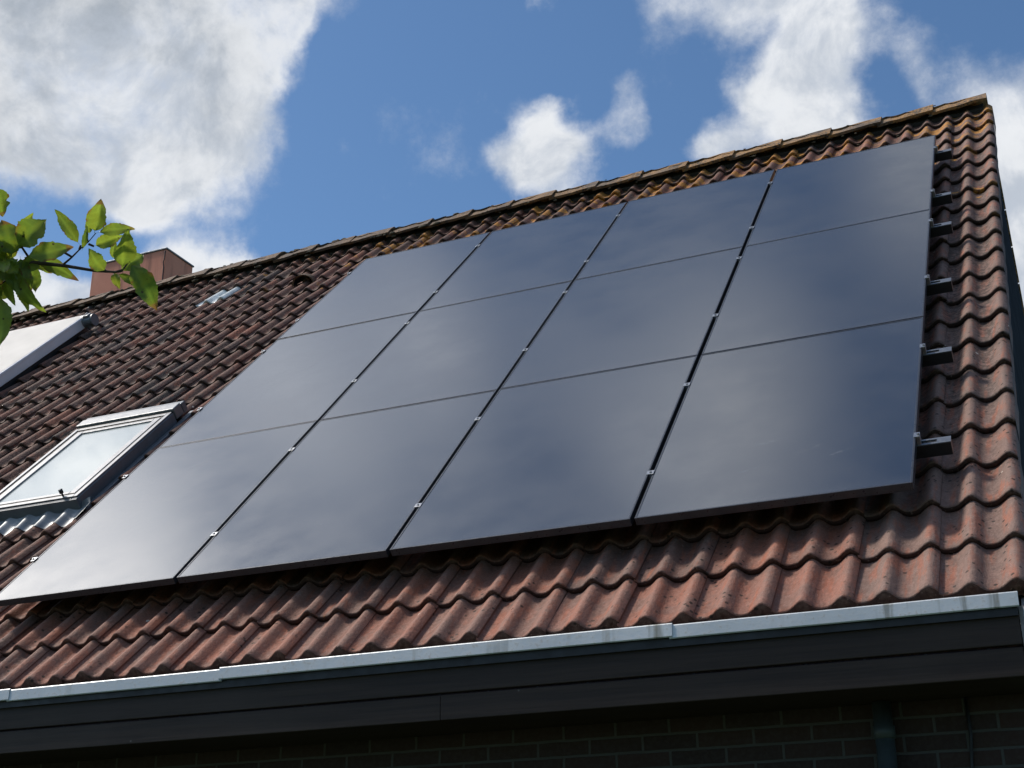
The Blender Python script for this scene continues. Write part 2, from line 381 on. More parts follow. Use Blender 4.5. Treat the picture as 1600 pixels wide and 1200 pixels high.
def grass_material():
    m, N, out = newmat('lawn')
    co = N.n('ShaderNodeTexCoord').outputs['Object']
    c = N.mix(N.rng(N.noise(co, 1.2, 6), .3, .7), (.025, .045, .012, 1), (.05, .075, .02, 1))
    principled(N, out, Base_Color=c, Roughness=.9, Normal=bump(N, N.noise(co, 40, 5), .6, .03)); return m
M['grass'] = grass_material()
# ------------------------------------------------------------------ ground
g = MB(); g.add([(-150,-150,0),(150,-150,0),(150,150,0),(-150,150,0)], [(0,1,2,3)])
o = g.obj('ground', M['grass']); o['kind'] = 'structure'
# ------------------------------------------------------------------ house
UR = .375                      # right verge
UL = UR - .30*43               # left end
house = empty('house', Matrix.Translation((-6, -3.72, 0)), 'brick house with a steep brown pantile roof carrying black solar panels', 'house')
CREST0 = .345; PIT = .15; AMP = .040; TH = .027; G = .317; V0 = -5.74; NTOP = -.125
def wave(u):
    t = ((u - CREST0)/PIT) % 1.0
    f = .5+.5*math.cos(math.pi*t/.42) if t < .42 else .5-.5*math.cos(math.pi*(t-.42)/.58)
    return f**1.55
def make_tiles(name, cols, rows, us, ss, skip, parent, mat, only=None, seed=3):
    rr = random.Random(seed); V = []; F = []; TC = []; PR = []; SM = []
    for i in cols:
        for k in rows:
            du, dv, dl, ro = rr.uniform(-.002, .002), rr.uniform(-.007, .007), rr.uniform(-.003, .004), rr.uniform(-.009, .009)
            a = rr.random(); b_ = rr.random(); cc = rr.random()
            if (i, k) in skip: continue
            if only is not None and (i, k) not in only: continue
            ur = UR - .30*i; ul = ur - .30; v0 = V0 + G*k
            low = max(0, 1 - k/3.5)
            base = Vector((.165, .068, .047)).lerp(Vector((.130, .080, .062)), a)
            if b_ < .16 + .25*low: base = Vector((.215, .082, .050))
            elif b_ > .9: base = Vector((.060, .048, .044))
            base = base*(.80+.4*cc)
            base = base.lerp(Vector((.325, .150, .110)), .52*low)
            if i < 2: base = base.lerp(Vector((.190, .128, .108)), .8)
            ul2 = ul - .001
            ss2 = [min(x, 1.13-v0) for x in ss]
            cu = [(ul2 + (.30+.004)*j/us, 0) for j in range(us+1)]
            def P(u, s, drop):
                w = wave(u); e = (u-ul)/.30
                side = .005*max(0, min(1, (e-.85)/.15)) - .004*max(0, 1-e/.12)
                n = NTOP - AMP*(1-w) - TH*(s/G) + side + dl*(1-s/G) - drop
                return (u+du+ro*s, v0+s+dv+ro*(u-ul), n)
            # nose strip, separate verts for a crisp edge
            def strip(rowdef, nosev):
                b = len(V); nc = len(cu)
                for (s, dr) in rowdef:
                    for (u, _) in cu:
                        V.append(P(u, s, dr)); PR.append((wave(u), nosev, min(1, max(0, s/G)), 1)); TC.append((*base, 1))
                for r_ in range(len(rowdef)-1):
                    for j in range(nc-1):
                        F.append((b+r_*nc+j, b+r_*nc+j+1, b+(r_+1)*nc+j+1, b+(r_+1)*nc+j))
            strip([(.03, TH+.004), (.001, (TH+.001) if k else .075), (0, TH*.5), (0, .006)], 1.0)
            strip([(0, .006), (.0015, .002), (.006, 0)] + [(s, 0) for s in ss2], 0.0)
            # right side skirt
            b = len(V); um = cu[-1][0]
            dd = .11 if i == 0 else .010
            for s in [0] + list(ss2):
                for q in (0, dd):
                    V.append(P(um, s, q)); PR.append((.6, 0 if i == 0 else .6, min(1, s/G), 1)); TC.append((*base, 1))
            n_ = 1+len(ss)
            for r_ in range(n_-1): F.append((b+2*r_+1, b+2*r_+3, b+2*r_+2, b+2*r_))
    o = mesh_obj(name, V, F, mat, parent, 'R', True)
    for nm, data in (('tilecol', TC), ('prof', PR)):
        at = o.data.attributes.new(nm, 'FLOAT_COLOR', 'POINT'); at.data.foreach_set('color', [c for d in data for c in d])
    return o
# tiles cut out for the two roof windows
def cut(u0, u1, v0, v1):
    return {(i, k) for i in range(43) for k in range(22)
            if UR-.3*i-.3 < u1-.02 and UR-.3*i > u0+.02 and V0+G*k < v1-.05 and V0+G*k+G > v0+.05}
SKIP = {(i, k) for (i, k) in cut(-5.72, -5.03, -3.75, -2.65)}
GT = (22, 19)
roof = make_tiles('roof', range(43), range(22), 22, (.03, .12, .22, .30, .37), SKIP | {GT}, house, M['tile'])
gt = make_tiles('glass_tile', range(43), range(22), 22, (.03, .12, .22, .30, .37), set(), house, M['glasstile'], only={GT})
gt['label'] = 'pale frosted glass tile among the brown ones'
# under-roof deck and rear slope
apv, apn = 1.215, -.086
apY = (apv-apn)*S2; apZ = 6.93628+(apv+apn)*S2      # ridge apex
b = MB(); b.box(UL+.02, UR-.05, V0+.03, apv-.02, -.30, -.215); b.obj('roof_deck', M['board'], house, 'R')
REAR = Matrix.Translation((0, 2*apY, 0)) @ Matrix.Scale(-1, 4, (0, 1, 0))
def rear_pt(u, v, n):
    p = ROOF @ Vector((u, v, n)); return Vector((p.x, 2*apY-p.y, p.z))
b = MB()
for k in range(22):
    for j in range(-int((UR-UL)/.0375), 0):
        u0 = UR-.035+j*.0375+.0; u1 = u0+.0375
        v0 = V0+G*k
        q = [rear_pt(u0, v0, NTOP-AMP*(1-wave(u0))), rear_pt(u1, v0, NTOP-AMP*(1-wave(u1))), rear_pt(u1, v0+G, NTOP-TH-AMP*(1-wave(u1))), rear_pt(u0, v0+G, NTOP-TH-AMP*(1-wave(u0)))]
        b.add(q, [(0, 1, 2, 3)][::1])
b.obj('rear_slope', M['ridge'], house, 'W', True)
# mortar bed + ridge tiles
b = MB()
for s in (1,):
    b.add([(UL, apv-.17, -.15), (UR-.06, apv-.17, -.15), (UR-.06, apv-.02, -.112), (UL, apv-.02, -.112), (UL, apv-.17, -.2), (UR-.06, apv-.17, -.2)], [(0,1,2,3), (4,5,1,0)])
b.obj('mortar_bed', M['mortar'], house, 'R')
rr = random.Random(5)
def ridge_mesh(sd):
    r2 = random.Random(sd)
    L = .43; prof = []
    for a, r_ in ((-.19, 0), (-.11, .002), (-.035, .0), (-.012, -.004), (.012, -.004), (.035, 0), (.11, .002), (.19, 0)):
        prof.append((a, r_))
    V = []; F = []; ns = 9
    for q in range(ns):
        x = -L*q/(ns-1)
        for lay in (0, -.022):
            for a, r_ in prof:
                s = abs(a); ly = s*S2*(1 if a > 0 else -1); lz = -s*S2 + r_*.5 - (.008 if s < .02 else 0)
                nx, nz = (S2 if a > 0 else -S2), S2
                k = noise.noise(Vector((x*6+sd*3.1, a*9, lay*20)))*.006 + noise.noise(Vector((x*25+sd, a*30, 1)))*.003
                o2 = lay + k + .020*(1+x/L)
                V.append((x, ly+nx*o2, lz+nz*o2))
    m_ = len(prof)
    for q in range(ns-1):
        for j in range(m_-1):
            b0 = q*2*m_+j; b1 = (q+1)*2*m_+j
            F.append((b0, b0+1, b1+1, b1)); F.append((b0+m_+1, b0+m_, b1+m_, b1+m_+1))
        for j in (0, m_-1):
            b0 = q*2*m_+j; b1 = (q+1)*2*m_+j
            F.append((b0, b1, b1+m_, b0+m_) if j == 0 else (b0, b0+m_, b1+m_, b1))
    for q in (0, ns-1):
        for j in range(m_-1):
            b0 = q*2*m_+j; F.append((b0, b0+m_, b0+m_+1, b0+1) if q == 0 else (b0, b0+1, b0+m_+1, b0+m_))
    return V, F
nr = int((.33-UL)/.398)+1
for i in range(nr):
    V, F = ridge_mesh(i)
    x0 = .348 - .398*i; tilt = rr.uniform(-.006, .006); dz = rr.uniform(-.004, .005)
    V = [(x0+v[0], apY+v[1], apZ+v[2]+dz+tilt*v[0]*3-.0015*math.sin(i)) for v in V]
    mesh_obj('ridge_tile', V, F, M['ridge'], house)
# moss lumps along ridge edges and in the troughs
def ico(sub=1):
    bm = bmesh.new(); bmesh.ops.create_icosphere(bm, subdivisions=sub, radius=1)
    bm.verts.index_update(); v = [x.co.copy() for x in bm.verts]; f = [[x.index for x in q.verts] for q in bm.faces]; bm.free(); return v, f
IV, IF = ico(2)
b = MB(); rr = random.Random(21)
def lump(p, sx, sy, sz):
    sd = rr.random()*50
    b.add([(p[0]+v.x*sx*(1+.5*noise.noise(v*1.7+Vector((sd,0,0)))), p[1]+v.y*sy*(1+.5*noise.noise(v*1.7+Vector((0,sd,0)))), p[2]+v.z*sz*(1+.6*noise.noise(v*2+Vector((0,0,sd))))) for v in IV], IF)
for i in range(230):
    u = rr.uniform(UL+.1, .2); s = rr.uniform(.4, 1)**1.5
    if u > -4.5 and rr.random() < .55: continue
    sz = rr.uniform(.006, .020)*(1.15 if u < -4 else .7)
    v = apv - rr.choice((rr.uniform(.0, .03), rr.uniform(.0, .2), rr.uniform(.19, .215)))
    lump((u, v, apn + .004 if v > apv-.2 else -.11), sz*rr.uniform(1, 2.2), sz, sz*.6)
for i in range(260):
    u = rr.uniform(-10, .3); k = rr.randrange(8, 22); v = V0+G*k+rr.uniform(-.01, .02)
    if -4.6 < u and v < .55: continue
    j = round((CREST0-u)/PIT); u = CREST0 - j*PIT + .42*PIT + rr.uniform(-.02, .03)
    if -5.8 < u < -4.8 and -4.1 < v < -2.5: continue
    sz = rr.uniform(.006, .014); lump((u, v-.01, NTOP-AMP-.018), sz*1.6, sz, sz*.8)
ms = b.obj('moss', M['moss'], house, 'R', True); ms['kind'] = 'stuff'
# hooded vent tile
b = MB(); uc, vc = -5.37, .22; ns, nt = 12, 8
hv = []
for r_ in range(nt):
    t = r_/(nt-1); rad = .105*(1-t)**.55+.0001; hh = .085*(1-t**1.6)
    for j in range(ns+1):
        a = math.pi*j/ns; hv.append((uc-math.cos(a)*rad*1.05, vc+t*.20+.012*math.sin(a), NTOP-.035+math.sin(a)*hh))
hf = [(r_*(ns+1)+j, r_*(ns+1)+j+1, (r_+1)*(ns+1)+j+1, (r_+1)*(ns+1)+j) for r_ in range(nt-1) for j in range(ns)]
b.add(hv, hf)
inner = [(uc+(x-uc)*.86, y+.006, NTOP-.035+(z-NTOP+.035)*.84) for x, y, z in hv[:ns+1]]
back = [(uc+(x-uc)*.6, y+.10, NTOP-.035+(z-NTOP+.035)*.6) for x, y, z in hv[:ns+1]]
b.add(hv[:ns+1]+inner, [(j, ns+1+j, ns+2+j, j+1) for j in range(ns)])
vt = b.obj('vent_tile', M['ridge'], house, 'R', True); vt['label'] = 'hooded vent tile with dark arched mouth'
b = MB(); b.add(inner+back, [(j, ns+1+j, ns+2+j, j+1) for j in range(ns)]+[tuple(ns+1+j for j in range(ns+1))]); b.obj('vent_mouth', M['black'], vt, 'R')
# walls
WY = -3.72; XW = .33
b = MB(); b.box(UL+.05, XW-.016, WY, WY+.3, 0, 2.6); b.obj('wall', M['brick'], house)
b = MB(); b.box(UL+.05, XW-.016, 2*apY-WY-.3, 2*apY-WY, 0, 2.6); b.obj('wall', M['brick'], house)
gy0, gy1 = WY-.002, 2*apY-WY+.002
for xx0, xx1 in ((XW-.014, XW), (UL+.035, UL+.048)):
    b = MB()
    rz = lambda y: (apZ-.16) - abs(y-apY)
    b.prism([(gy0, 0), (gy1, 0), (gy1, rz(gy1)), (apY, rz(apY)), (gy0, rz(gy0))], xx0, xx1, lambda t, a, c: (t, a, c))
    b.obj('gable_wall', M['clad'], house)
# verge boards, front and rear slope
b = MB(); b.box(XW+.004, XW+.028, V0+.02, apv-.12, -.30, -.205, .002)
b.obj('verge_board', M['clad'], house, 'R')
# eaves box: boards, soffit
FY = -4.125
b = MB(); b.box(UL, .345, FY, FY+.02, 2.528, 2.632, .003); b.obj('fascia_board', M['board'], house)
b = MB(); b.box(UL, -1.80, FY+.006, FY+.026, 2.425, 2.521, .003); b.box(-1.7992, .345, FY+.006, FY+.026, 2.425, 2.521, .003); b.obj('fascia_board', M['board'], house)
b = MB(); b.box(UL, .345, FY+.028, WY-.002, 2.432, 2.446); b.obj('soffit', M['board'], house)
b = MB(); b.prism([(FY, 2.425), (WY+.02, 2.425), (WY+.02, 2.90), (-3.98, 2.655), (FY, 2.655)], .347, .360, lambda t, a, c: (t, a, c))
eb = b.obj('end_board', simple('weathered_end_board', (.16, .15, .15), .7, 0, .3, 20, .4), house)
# zinc lining: front strip in overlapping lengths
gut = MB(); GY = -4.150
gut.box(UL, .345, FY+.03, -3.98, 2.60, 2.604)
gutter = gut.obj('gutter', M['zinc'], house)
b = MB(); b.box(UL, .345, GY+.010, GY+.022, 2.622, 2.69); b.obj('gutter_shadow_strip', M['seal'], house)  # black strip standing in for the shadow gap under the zinc edge
rr = random.Random(9)
cuts = [.352, -.845, -2.80, -3.93, -5.9, -7.9, -9.9, UL]
for i in range(len(cuts)-1):
    x1, x0 = cuts[i], cuts[i+1]-.012
    y = GY-.0035*(i % 2); zt = 2.7035 - (.004 if i == 2 else 0) + (.003 if i == 1 else 0) - (.003 if i == 0 else 0); zb = zt-.052
    prof = [(y+.0, zb), (y-.003, zb+.004), (y, zt-.004), (y+.003, zt), (y+.016, zt-.001), (y+.016, zt-.006), (y+.004, zt-.005), (y+.003, zb+.001)]
    m_ = MB(); n_ = max(2, int((x1-x0)/.12))
    for q in range(n_+1):
        x = x0+(x1-x0)*q/n_; w = .0018*noise.noise(Vector((x*2.2, i, 0)))
        for a, c in prof: m_.v.append((x, a+w, c+w*.8))
    for q in range(n_):
        for j in range(8):
            j2 = (j+1) % 8; m_.f.append((q*8+j, (q+1)*8+j, (q+1)*8+j2, q*8+j2)); m_.mi.append(0)
    m_.f.append(tuple(range(8))); m_.f.append(tuple(n_*8+j for j in reversed(range(8)))); m_.mi += [0, 0]
    m_.obj('gutter_edge', M['zinc'], gutter)
# drainpipe and cable on the wall
b = MB(); b.tube([(-.19, WY-.045, 0.02), (-.19, WY-.045, 2.43)], .034, 20); b.tube([(-.19, WY-.045, 2.30), (-.19, WY-.045, 2.345)], .039, 20); b.obj('drainpipe', M['pipe'], house, smooth=True)
b = MB(); b.tube([(.100, WY-.008, 2.43), (.103, WY-.008, 2.3), (.094, WY-.009, 2.2), (.098, WY-.008, 1.8), (.094, WY-.008, 0.0)], .006, 8); b.obj('wall_cable', M['cable'], house, smooth=True)
# chimney
CX0, CX1, CY0, CY1, CZ = -9.20, -8.20, 1.90, 2.38, 8.715
b = MB(); b.box(CX0, CX1, CY0, CY1, 5.6, CZ, .006); ch = b.obj('chimney', M['render'], house)
b = MB(); b.box(CX0-.012, CX1+.012, CY0-.012, CY1+.012, CZ+.001, CZ+.018, .003); b.obj('chimney_cap', M['lead'], ch)
b = MB(); b.tube([(CX1-.01, CY0-.006, CZ-.02), (CX1-.012, CY0-.008, CZ-.12), (CX1-.022, CY0-.008, CZ-.16), (CX1-.012, CY0-.006, CZ-.22), (CX1-.014, CY0-.006, CZ-.5)], .006, 6); b.obj('chimney_crack', M['cable'], ch)  # thin dark tube drawn as the crack down the chimney corner
# ---- roof window with silver trim
RW = empty('roof_window', ROOF @ Matrix.Translation((-5.33, -3.3, -.12)), parent=house)
RW['label'] = 'closed roof window with pale pane and grey cladding'
A0, A1, B0, B1, N1 = -5.78, -4.965, -3.88, -2.535, -.055
def ringbox(b, a0, a1, b0, b1, w, n0, n1, bev=.0, wb=None, wtp=None):
    wb = wb or w; wtp = wtp or w
    b.box(a0, a0+w, b0, b1, n0, n1, bev); b.box(a1-w, a1, b0, b1, n0, n1, bev)
    b.box(a0+w+.0005, a1-w-.0005, b0, b0+wb, n0, n1, bev); b.box(a0+w+.0005, a1-w-.0005, b1-wtp, b1, n0, n1, bev)
b = MB(); ringbox(b, A0, A1, B0, B1-.16, .045, -.22, N1-.012, .004); b.obj('frame', M['window_dark'], RW, 'R')
b = MB(); ringbox(b, A0+.006, A1-.006, B0+.012, B1-.17, .030, N1-.011, N1-.001, .002, wb=.03); b.obj('trim', M['window_light'], RW, 'R')
b = MB(); ringbox(b, A0+.040, A1-.040, B0+.050, B1-.20, .018, -.10, N1-.008, .002); b.obj('seal', M['seal'], RW, 'R')
b = MB(); ringbox(b, A0+.060, A1-.060, B0+.070, B1-.225, .050, -.09, N1-.004, .003, wb=.03, wtp=.03); b.obj('sash', M['window_light'], RW, 'R')
b = MB(); b.box(A0+.105, A1-.105, B0+.095, B1-.25, -.07, N1-.014); b.obj('pane', M['pane'], RW, 'R')
# hood: stepped cover at the top
b = MB(); b.box(A0-.004, A1+.004, B1-.150, B1-.055, -.12, N1+.016, .006); hd = b.obj('hood', M['window_light'], RW, 'R')
b = MB(); b.box(A0-.006, A1+.006, B1-.052, B1, -.12, N1+.006, .005); b.obj('hood_top', M['window_dark'], RW, 'R')
b = MB(); b.box(A0+.01, A1-.01, B1-.20, B1-.151, -.10, N1-.002, .003); b.obj('hood_shadow_rail', M['seal'], RW, 'R')  # black bar filling in the shadowed gap below the hood
# side flashing, apron
b = MB(); b.box(A1+.001, A1+.045, B0-.02, B1+.02, -.20, -.138, .004); b.obj('side_flashing', M['window_dark'], RW, 'R')
b = MB(); b.box(A0-.045, A0-.001, B0-.02, B1+.02, -.20, -.138, .004); b.obj('side_flashing', M['window_dark'], RW, 'R')
b = MB(); nu = 90
for q in range(nu+1):
    u = A0-.06+(A1-A0+.12)*q/nu
    for s, e in ((0, .006), (.08, .010), (.17, .018), (.19, .045)):
        vb = B0-.16-.010*math.sin(u*31)
        b.v.append((u, vb+s, NTOP-AMP*(1-wave(u))*(.92 if s < .1 else .35)-TH*.4 + e + .004*noise.noise(Vector((u*14, s*20, 0)))))
for q in range(nu):
    for r_ in range(3): b.f.append((q*4+r_, (q+1)*4+r_, (q+1)*4+r_+1, q*4+r_+1)); b.mi.append(0)
b.obj('apron_flashing', M['lead'], RW, 'R', True)
b = MB(); b.box(A0, A1, B0-.012, B0-.001, -.16, N1-.014, .002); b.obj('bottom_cover', M['window_dark'], RW, 'R')
b = MB(); b.tube([(A1-.125, B0+.035, N1), (A1-.125, B0+.035, N1+.022)], .006, 8); b.tube([(A1-.125, B0+.035, N1+.02), (A1-.125, B0+.035, N1+.045)], .013, 10); b.obj('stop_peg', M['black'], RW, 'R', True)
# ---- white-covered roof window at the far left
WW = empty('roof_window', ROOF @ Matrix.Translation((-8.2, -.6, -.12)), parent=house)
WW['label'] = 'roof window closed off by a smooth white cover'
A0, A1, B0, B1 = -8.76, -7.62, -1.36, .20
b = MB(); b.box(A0+.03, A1-.03, B0+.03, B1-.03, -.22, -.104, .003); b.obj('casing', M['black'], WW, 'R')
b = MB(); b.box(A0, A1-.016, B0, B1, -.020, .0, .004); b.obj('cover', M['white'], WW, 'R')
b = MB(); b.box(A1-.016, A1, B0, B1, -.100, -.002, .004); b.box(A0-.001, A0+.014, B0, B1, -.1, -.021, .004); b.box(A0+.015, A1-.017, B0+.002, B0+.016, -.1, -.021, .003)
b.box(A1, A1+.004, B0+.004, B1-.004, -.020, -.014); b.obj('side_profile', M['offwhite'], WW, 'R')
b = MB(); b.tube([(A1-.02, B1-.055, -.052), (A1+.012, B1-.055, -.052), (A1+.02, B1-.055, -.052), (A1+.085, B1-.055, -.052), (A1+.098, B1-.055, -.052)], [.060, .060, .052, .052, .040], 20)
b.box(A1+.02, A1+.075, B1-.09, B1-.02, -.11, .012, .008); b.tube([(A1+.03, B1-.09, -.0), (A1+.03, B1-.02, .012)], .012, 8); b.tube([(A1+.095, B1-.055, -.052), (A1+.108, B1-.055, -.052)], .057, 20)
b.obj('roller_end_cap', M['window_dark'], WW, 'R', False)
# ------------------------------------------------------------------ solar panels
WP, HP, GAP = 1.134, 1.722, .02
def panel_meshes():
    fb = MB(); w = .0085
    ringbox(fb, -WP, 0, 0, HP, w, -.035, 0, .0008)
    gb = MB(); gb.box(-WP+w-.0005, -w+.0005, w-.0005, HP-w+.0005, -.008, -.0016)
    bb = MB(); bb.box(-WP+.03, -.03, .03, HP-.03, -.02, -.0085)
    return fb, gb, bb
fb, gb, bb = panel_meshes()
COLN = ['first column from the left', 'second column from the left', 'third column from the left', 'rightmost column']
ROWN = ['top row under the ridge', 'middle row', 'bottom row nearest the gutter']
rr = random.Random(4); pan0 = None; panels = {}
for j in range(3):
    for i in range(4):
        u = -i*(WP+GAP) + rr.uniform(-.001, .001); v = -HP - j*1.732 + rr.uniform(-.003, .003)
        mt = ROOF @ Matrix.Translation((u, v, 0)) @ Matrix.Rotation(rr.uniform(-.0012, .0012), 4, 'X') @ Matrix.Rotation(rr.uniform(-.0015, .0015), 4, 'Y')
        lab = 'black solar panel in the %s, %s' % (ROWN[j], COLN[3-i])
        if pan0 is None:
            r_ = pan0 = empty('solar_panel', mt, lab, 'solar panel', 'black solar panels mounted on the tiled roof')
            fo = fb.obj('frame', M['frame'], r_, 'L'); go = gb.obj('glass', M['glass'], r_, 'L'); bo = bb.obj('backsheet', M['black'], r_, 'L')
            kids = [fo, go, bo]
        else:
            r_ = pan0.copy(); sc.collection.objects.link(r_); r_.matrix_basis = mt; r_['label'] = lab
            for k_ in kids:
                c = k_.copy(); sc.collection.objects.link(c); c.parent = r_
        panels[(i, j)] = r_
# pale smudges on some modules: (panel, x, y, len, width, angle)
def smudge_material():
    m, N, out = newmat('pale_smudge')
    co = N.n('ShaderNodeTexCoord').outputs['Object']
    p = N.n('ShaderNodeBsdfPrincipled', ins={'Base Color': (.35, .38, .42, 1), 'Roughness': .7})
    tr = N.n('ShaderNodeBsdfTransparent')
    mx = N.n('ShaderNodeMixShader', ins={0: N.rng(N.noise(co, 40, 4, .7), .42, .62, .0, .17)})
    N.t.links.new(tr.outputs[0], mx.inputs[1]); N.t.links.new(p.outputs[0], mx.inputs[2]); N.t.links.new(mx.outputs[0], out.inputs[0]); return m
M['smudge'] = smudge_material()
for (pi, x, y, ln, wd, an) in (((3, 2), -.62, 1.35, .16, .035, .9), ((3, 1), -.5, 1.0, .07, .02, .5), ((0, 2), -.45, .42, .12, .02, .6), ((0, 2), -.62, .55, .16, .02, .3), ((0, 2), -.30, .36, .10, .018, .5), ((2, 2), -.5, .35, .05, .02, .2), ((0, 2), -.7, .30, .12, .03, .4)):
    b = MB(); vs = []; n_ = 14
    for q in range(n_):
        a = 2*math.pi*q/n_; rx = ln/2*(1+.3*math.sin(3*a+x*9)); ry = wd/2*(1+.4*math.sin(2*a+y*7))
        px, py = math.cos(a)*rx, math.sin(a)*ry
        vs.append((x+px*math.cos(an)-py*math.sin(an), y+px*math.sin(an)+py*math.cos(an), -.0011))
    b.add(vs, [tuple(range(n_))]); b.obj('smudge', M['smudge'], panels[pi], 'L')
# rails and clamps
RV = [-.35, -1.36, -1.952, -2.905, -3.838, -4.778]
REND = [.104, .110, .116, .122, .130, .134]
ULP = -(4*WP+3*GAP)
rail0 = None
RLAB = ['mounting rail under the panels, highest of the six', 'mounting rail under the panels, second from the top', 'mounting rail under the panels, third from the top',
        'mounting rail under the panels, third from the bottom', 'mounting rail under the panels, second from the bottom', 'mounting rail under the panels, lowest and nearest the gutter']
rr = random.Random(14)
for i, v in enumerate(RV):
    ue = REND[i]
    rl = empty('mounting_rail', ROOF @ Matrix.Translation((0, v, -.036)), RLAB[i], 'rail', 'rails carrying the solar panels')
    b = MB(); b.box(ULP-.05-rr.uniform(0, .02), ue-.205, -.02, .02, -.062, -.001, .001); b.obj('bar', M['alu'], rl, 'L')
    # black end length with slotted grey top
    b = MB(); b.box(ue-.20, ue, -.024, .024, -.060, -.004, .001); b.obj('end_piece', M['black'], rl, 'L')
    b = MB(); b.box(ue-.20, ue+.001, -.025, -.012, -.0035, .001); b.box(ue-.20, ue+.001, .012, .025, -.0035, .001); b.box(ue-.055, ue+.001, -.0119, .0119, -.0035, .001); b.obj('slotted_top', M['railtop'], rl, 'L')
    # roof hook feet
    for hu in (-.6, -1.8, -3.0, -4.2): b = MB(); b.box(hu-.015, hu+.015, -.03, .10, -.095, -.0625, .002); b.obj('roof_hook', M['alu'], rl, 'L')
    for c_ in range(1, 4):
        uc = -(c_*(WP+GAP)-GAP/2)
        b = MB(); b.box(uc-.0085, uc+.0085, -.022, .022, -.001, .030); b.box(uc-.0165, uc+.0165, -.017, .017, .0368, .0395, .0006)
        b.tube([(uc, 0, .0400), (uc, 0, .0450)], .0055, 6); b.obj('mid_clamp', M['alu'], rl, 'L')
    for uc, sg in ((.0, 1), (ULP, -1)):
        b = MB(); b.box(min(uc+sg*.002, uc+sg*.018), max(uc+sg*.002, uc+sg*.018), -.02, .02, -.001, .0368, .001)
        b.box(min(uc-sg*.006, uc+sg*.018), max(uc-sg*.006, uc+sg*.018), -.02, .02, .0369, .0400, .0006)
        b.tube([(uc+sg*.011, 0, .04), (uc+sg*.011, 0, .047)], .006, 6); b.obj('end_clamp', M['alu'], rl, 'L')
# ------------------------------------------------------------------ tree at the left, close to the viewer
LEAVES = [([-0.8086, -7.4363, 2.6741], [-0.8322, -7.4788, 2.7246], 0.0187), ([-0.7864, -7.4301, 2.6946], [-0.7542, -7.4601, 2.7348], 0.0275), ([-0.7789, -7.4355, 2.6903], [-0.7349, -7.394, 2.7079], 0.0165), ([-0.7979, -7.4152, 2.6796], [-0.7525, -7.4013, 2.6964], 0.0187), ([-0.7584, -7.3856, 2.6425], [-0.7256, -7.4203, 2.6929], 0.0297), ([-0.7848, -7.3809, 2.668], [-0.7748, -7.3912, 2.6967], 0.0099), ([-0.774, -7.3732, 2.6479], [-0.7449, -7.3551, 2.681], 0.0297), ([-0.7417, -7.3917, 2.6514], [-0.7166, -7.3402, 2.5783], 0.0297), ([-0.7856, -7.3937, 2.641], [-0.7928, -7.4321, 2.6668], 0.022), ([-0.783, -7.3797, 2.6457], [-0.7748, -7.3691, 2.617], 0.0121), ([-0.7728, -7.3819, 2.6402], [-0.7378, -7.3647, 2.6138], 0.011), ([-0.8655, -7.4959, 2.6362], [-0.8047, -7.4544, 2.6611], 0.0253), ([-0.8785, -7.474, 2.6539], [-0.8284, -7.4077, 2.6259], 0.0198), ([-0.8782, -7.5035, 2.6515], [-0.8389, -7.4858, 2.7037], 0.0362), ([-0.9004, -7.4848, 2.6606], [-0.8644, -7.491, 2.7199], 0.0187), ([-0.8927, -7.4958, 2.6421], [-0.8975, -7.5238, 2.697], 0.0417), ([-0.8753, -7.5738, 2.7289], [-0.8757, -7.5432, 2.6881], 0.0264), ([-0.8741, -7.4748, 2.6386], [-0.8766, -7.4496, 2.5963], 0.0187), ([-0.8869, -7.4932, 2.6236], [-0.8646, -7.4338, 2.5652], 0.0187), ([-0.8963, -7.4812, 2.615], [-0.8851, -7.452, 2.5626], 0.0165), ([-0.9178, -7.4802, 2.628], [-0.9172, -7.4488, 2.5805], 0.0132), ([-0.9069, -7.501, 2.5809], [-0.9071, -7.4794, 2.4948], 0.0286), ([-0.8839, -7.4632, 2.6531], [-0.8634, -7.4321, 2.6363], 0.0176), ([-0.9049, -7.4988, 2.6283], [-0.9311, -7.499, 2.5878], 0.0264), ([-0.9131, -7.5031, 2.6454], [-0.8922, -7.4729, 2.6087], 0.0242), ([-0.9261, -7.4906, 2.6308], [-0.8923, -7.4638, 2.6418], 0.022), ([-0.9302, -7.5125, 2.6562], [-0.898, -7.4931, 2.6759], 0.0264), ([-0.9203, -7.4857, 2.6087], [-0.9391, -7.4797, 2.5693], 0.022), ([-0.9264, -7.5272, 2.6369], [-0.9291, -7.5603, 2.679], 0.0286), ([-0.9399, -7.5216, 2.608], [-0.9639, -7.5151, 2.5591], 0.0286), ([-0.922, -7.5353, 2.6551], [-0.9497, -7.5608, 2.6489], 0.0286), ([-0.9174, -7.4828, 2.6558], [-0.8875, -7.4878, 2.7056], 0.0242), ([-0.8898, -7.5155, 2.6288], [-0.8783, -7.4918, 2.611], 0.022), ([-0.7991, -7.4277, 2.6963], [-0.7981, -7.4398, 2.715], 0.0099), ([-0.8083, -7.4307, 2.6662], [-0.7925, -7.4436, 2.7059], 0.0077)]
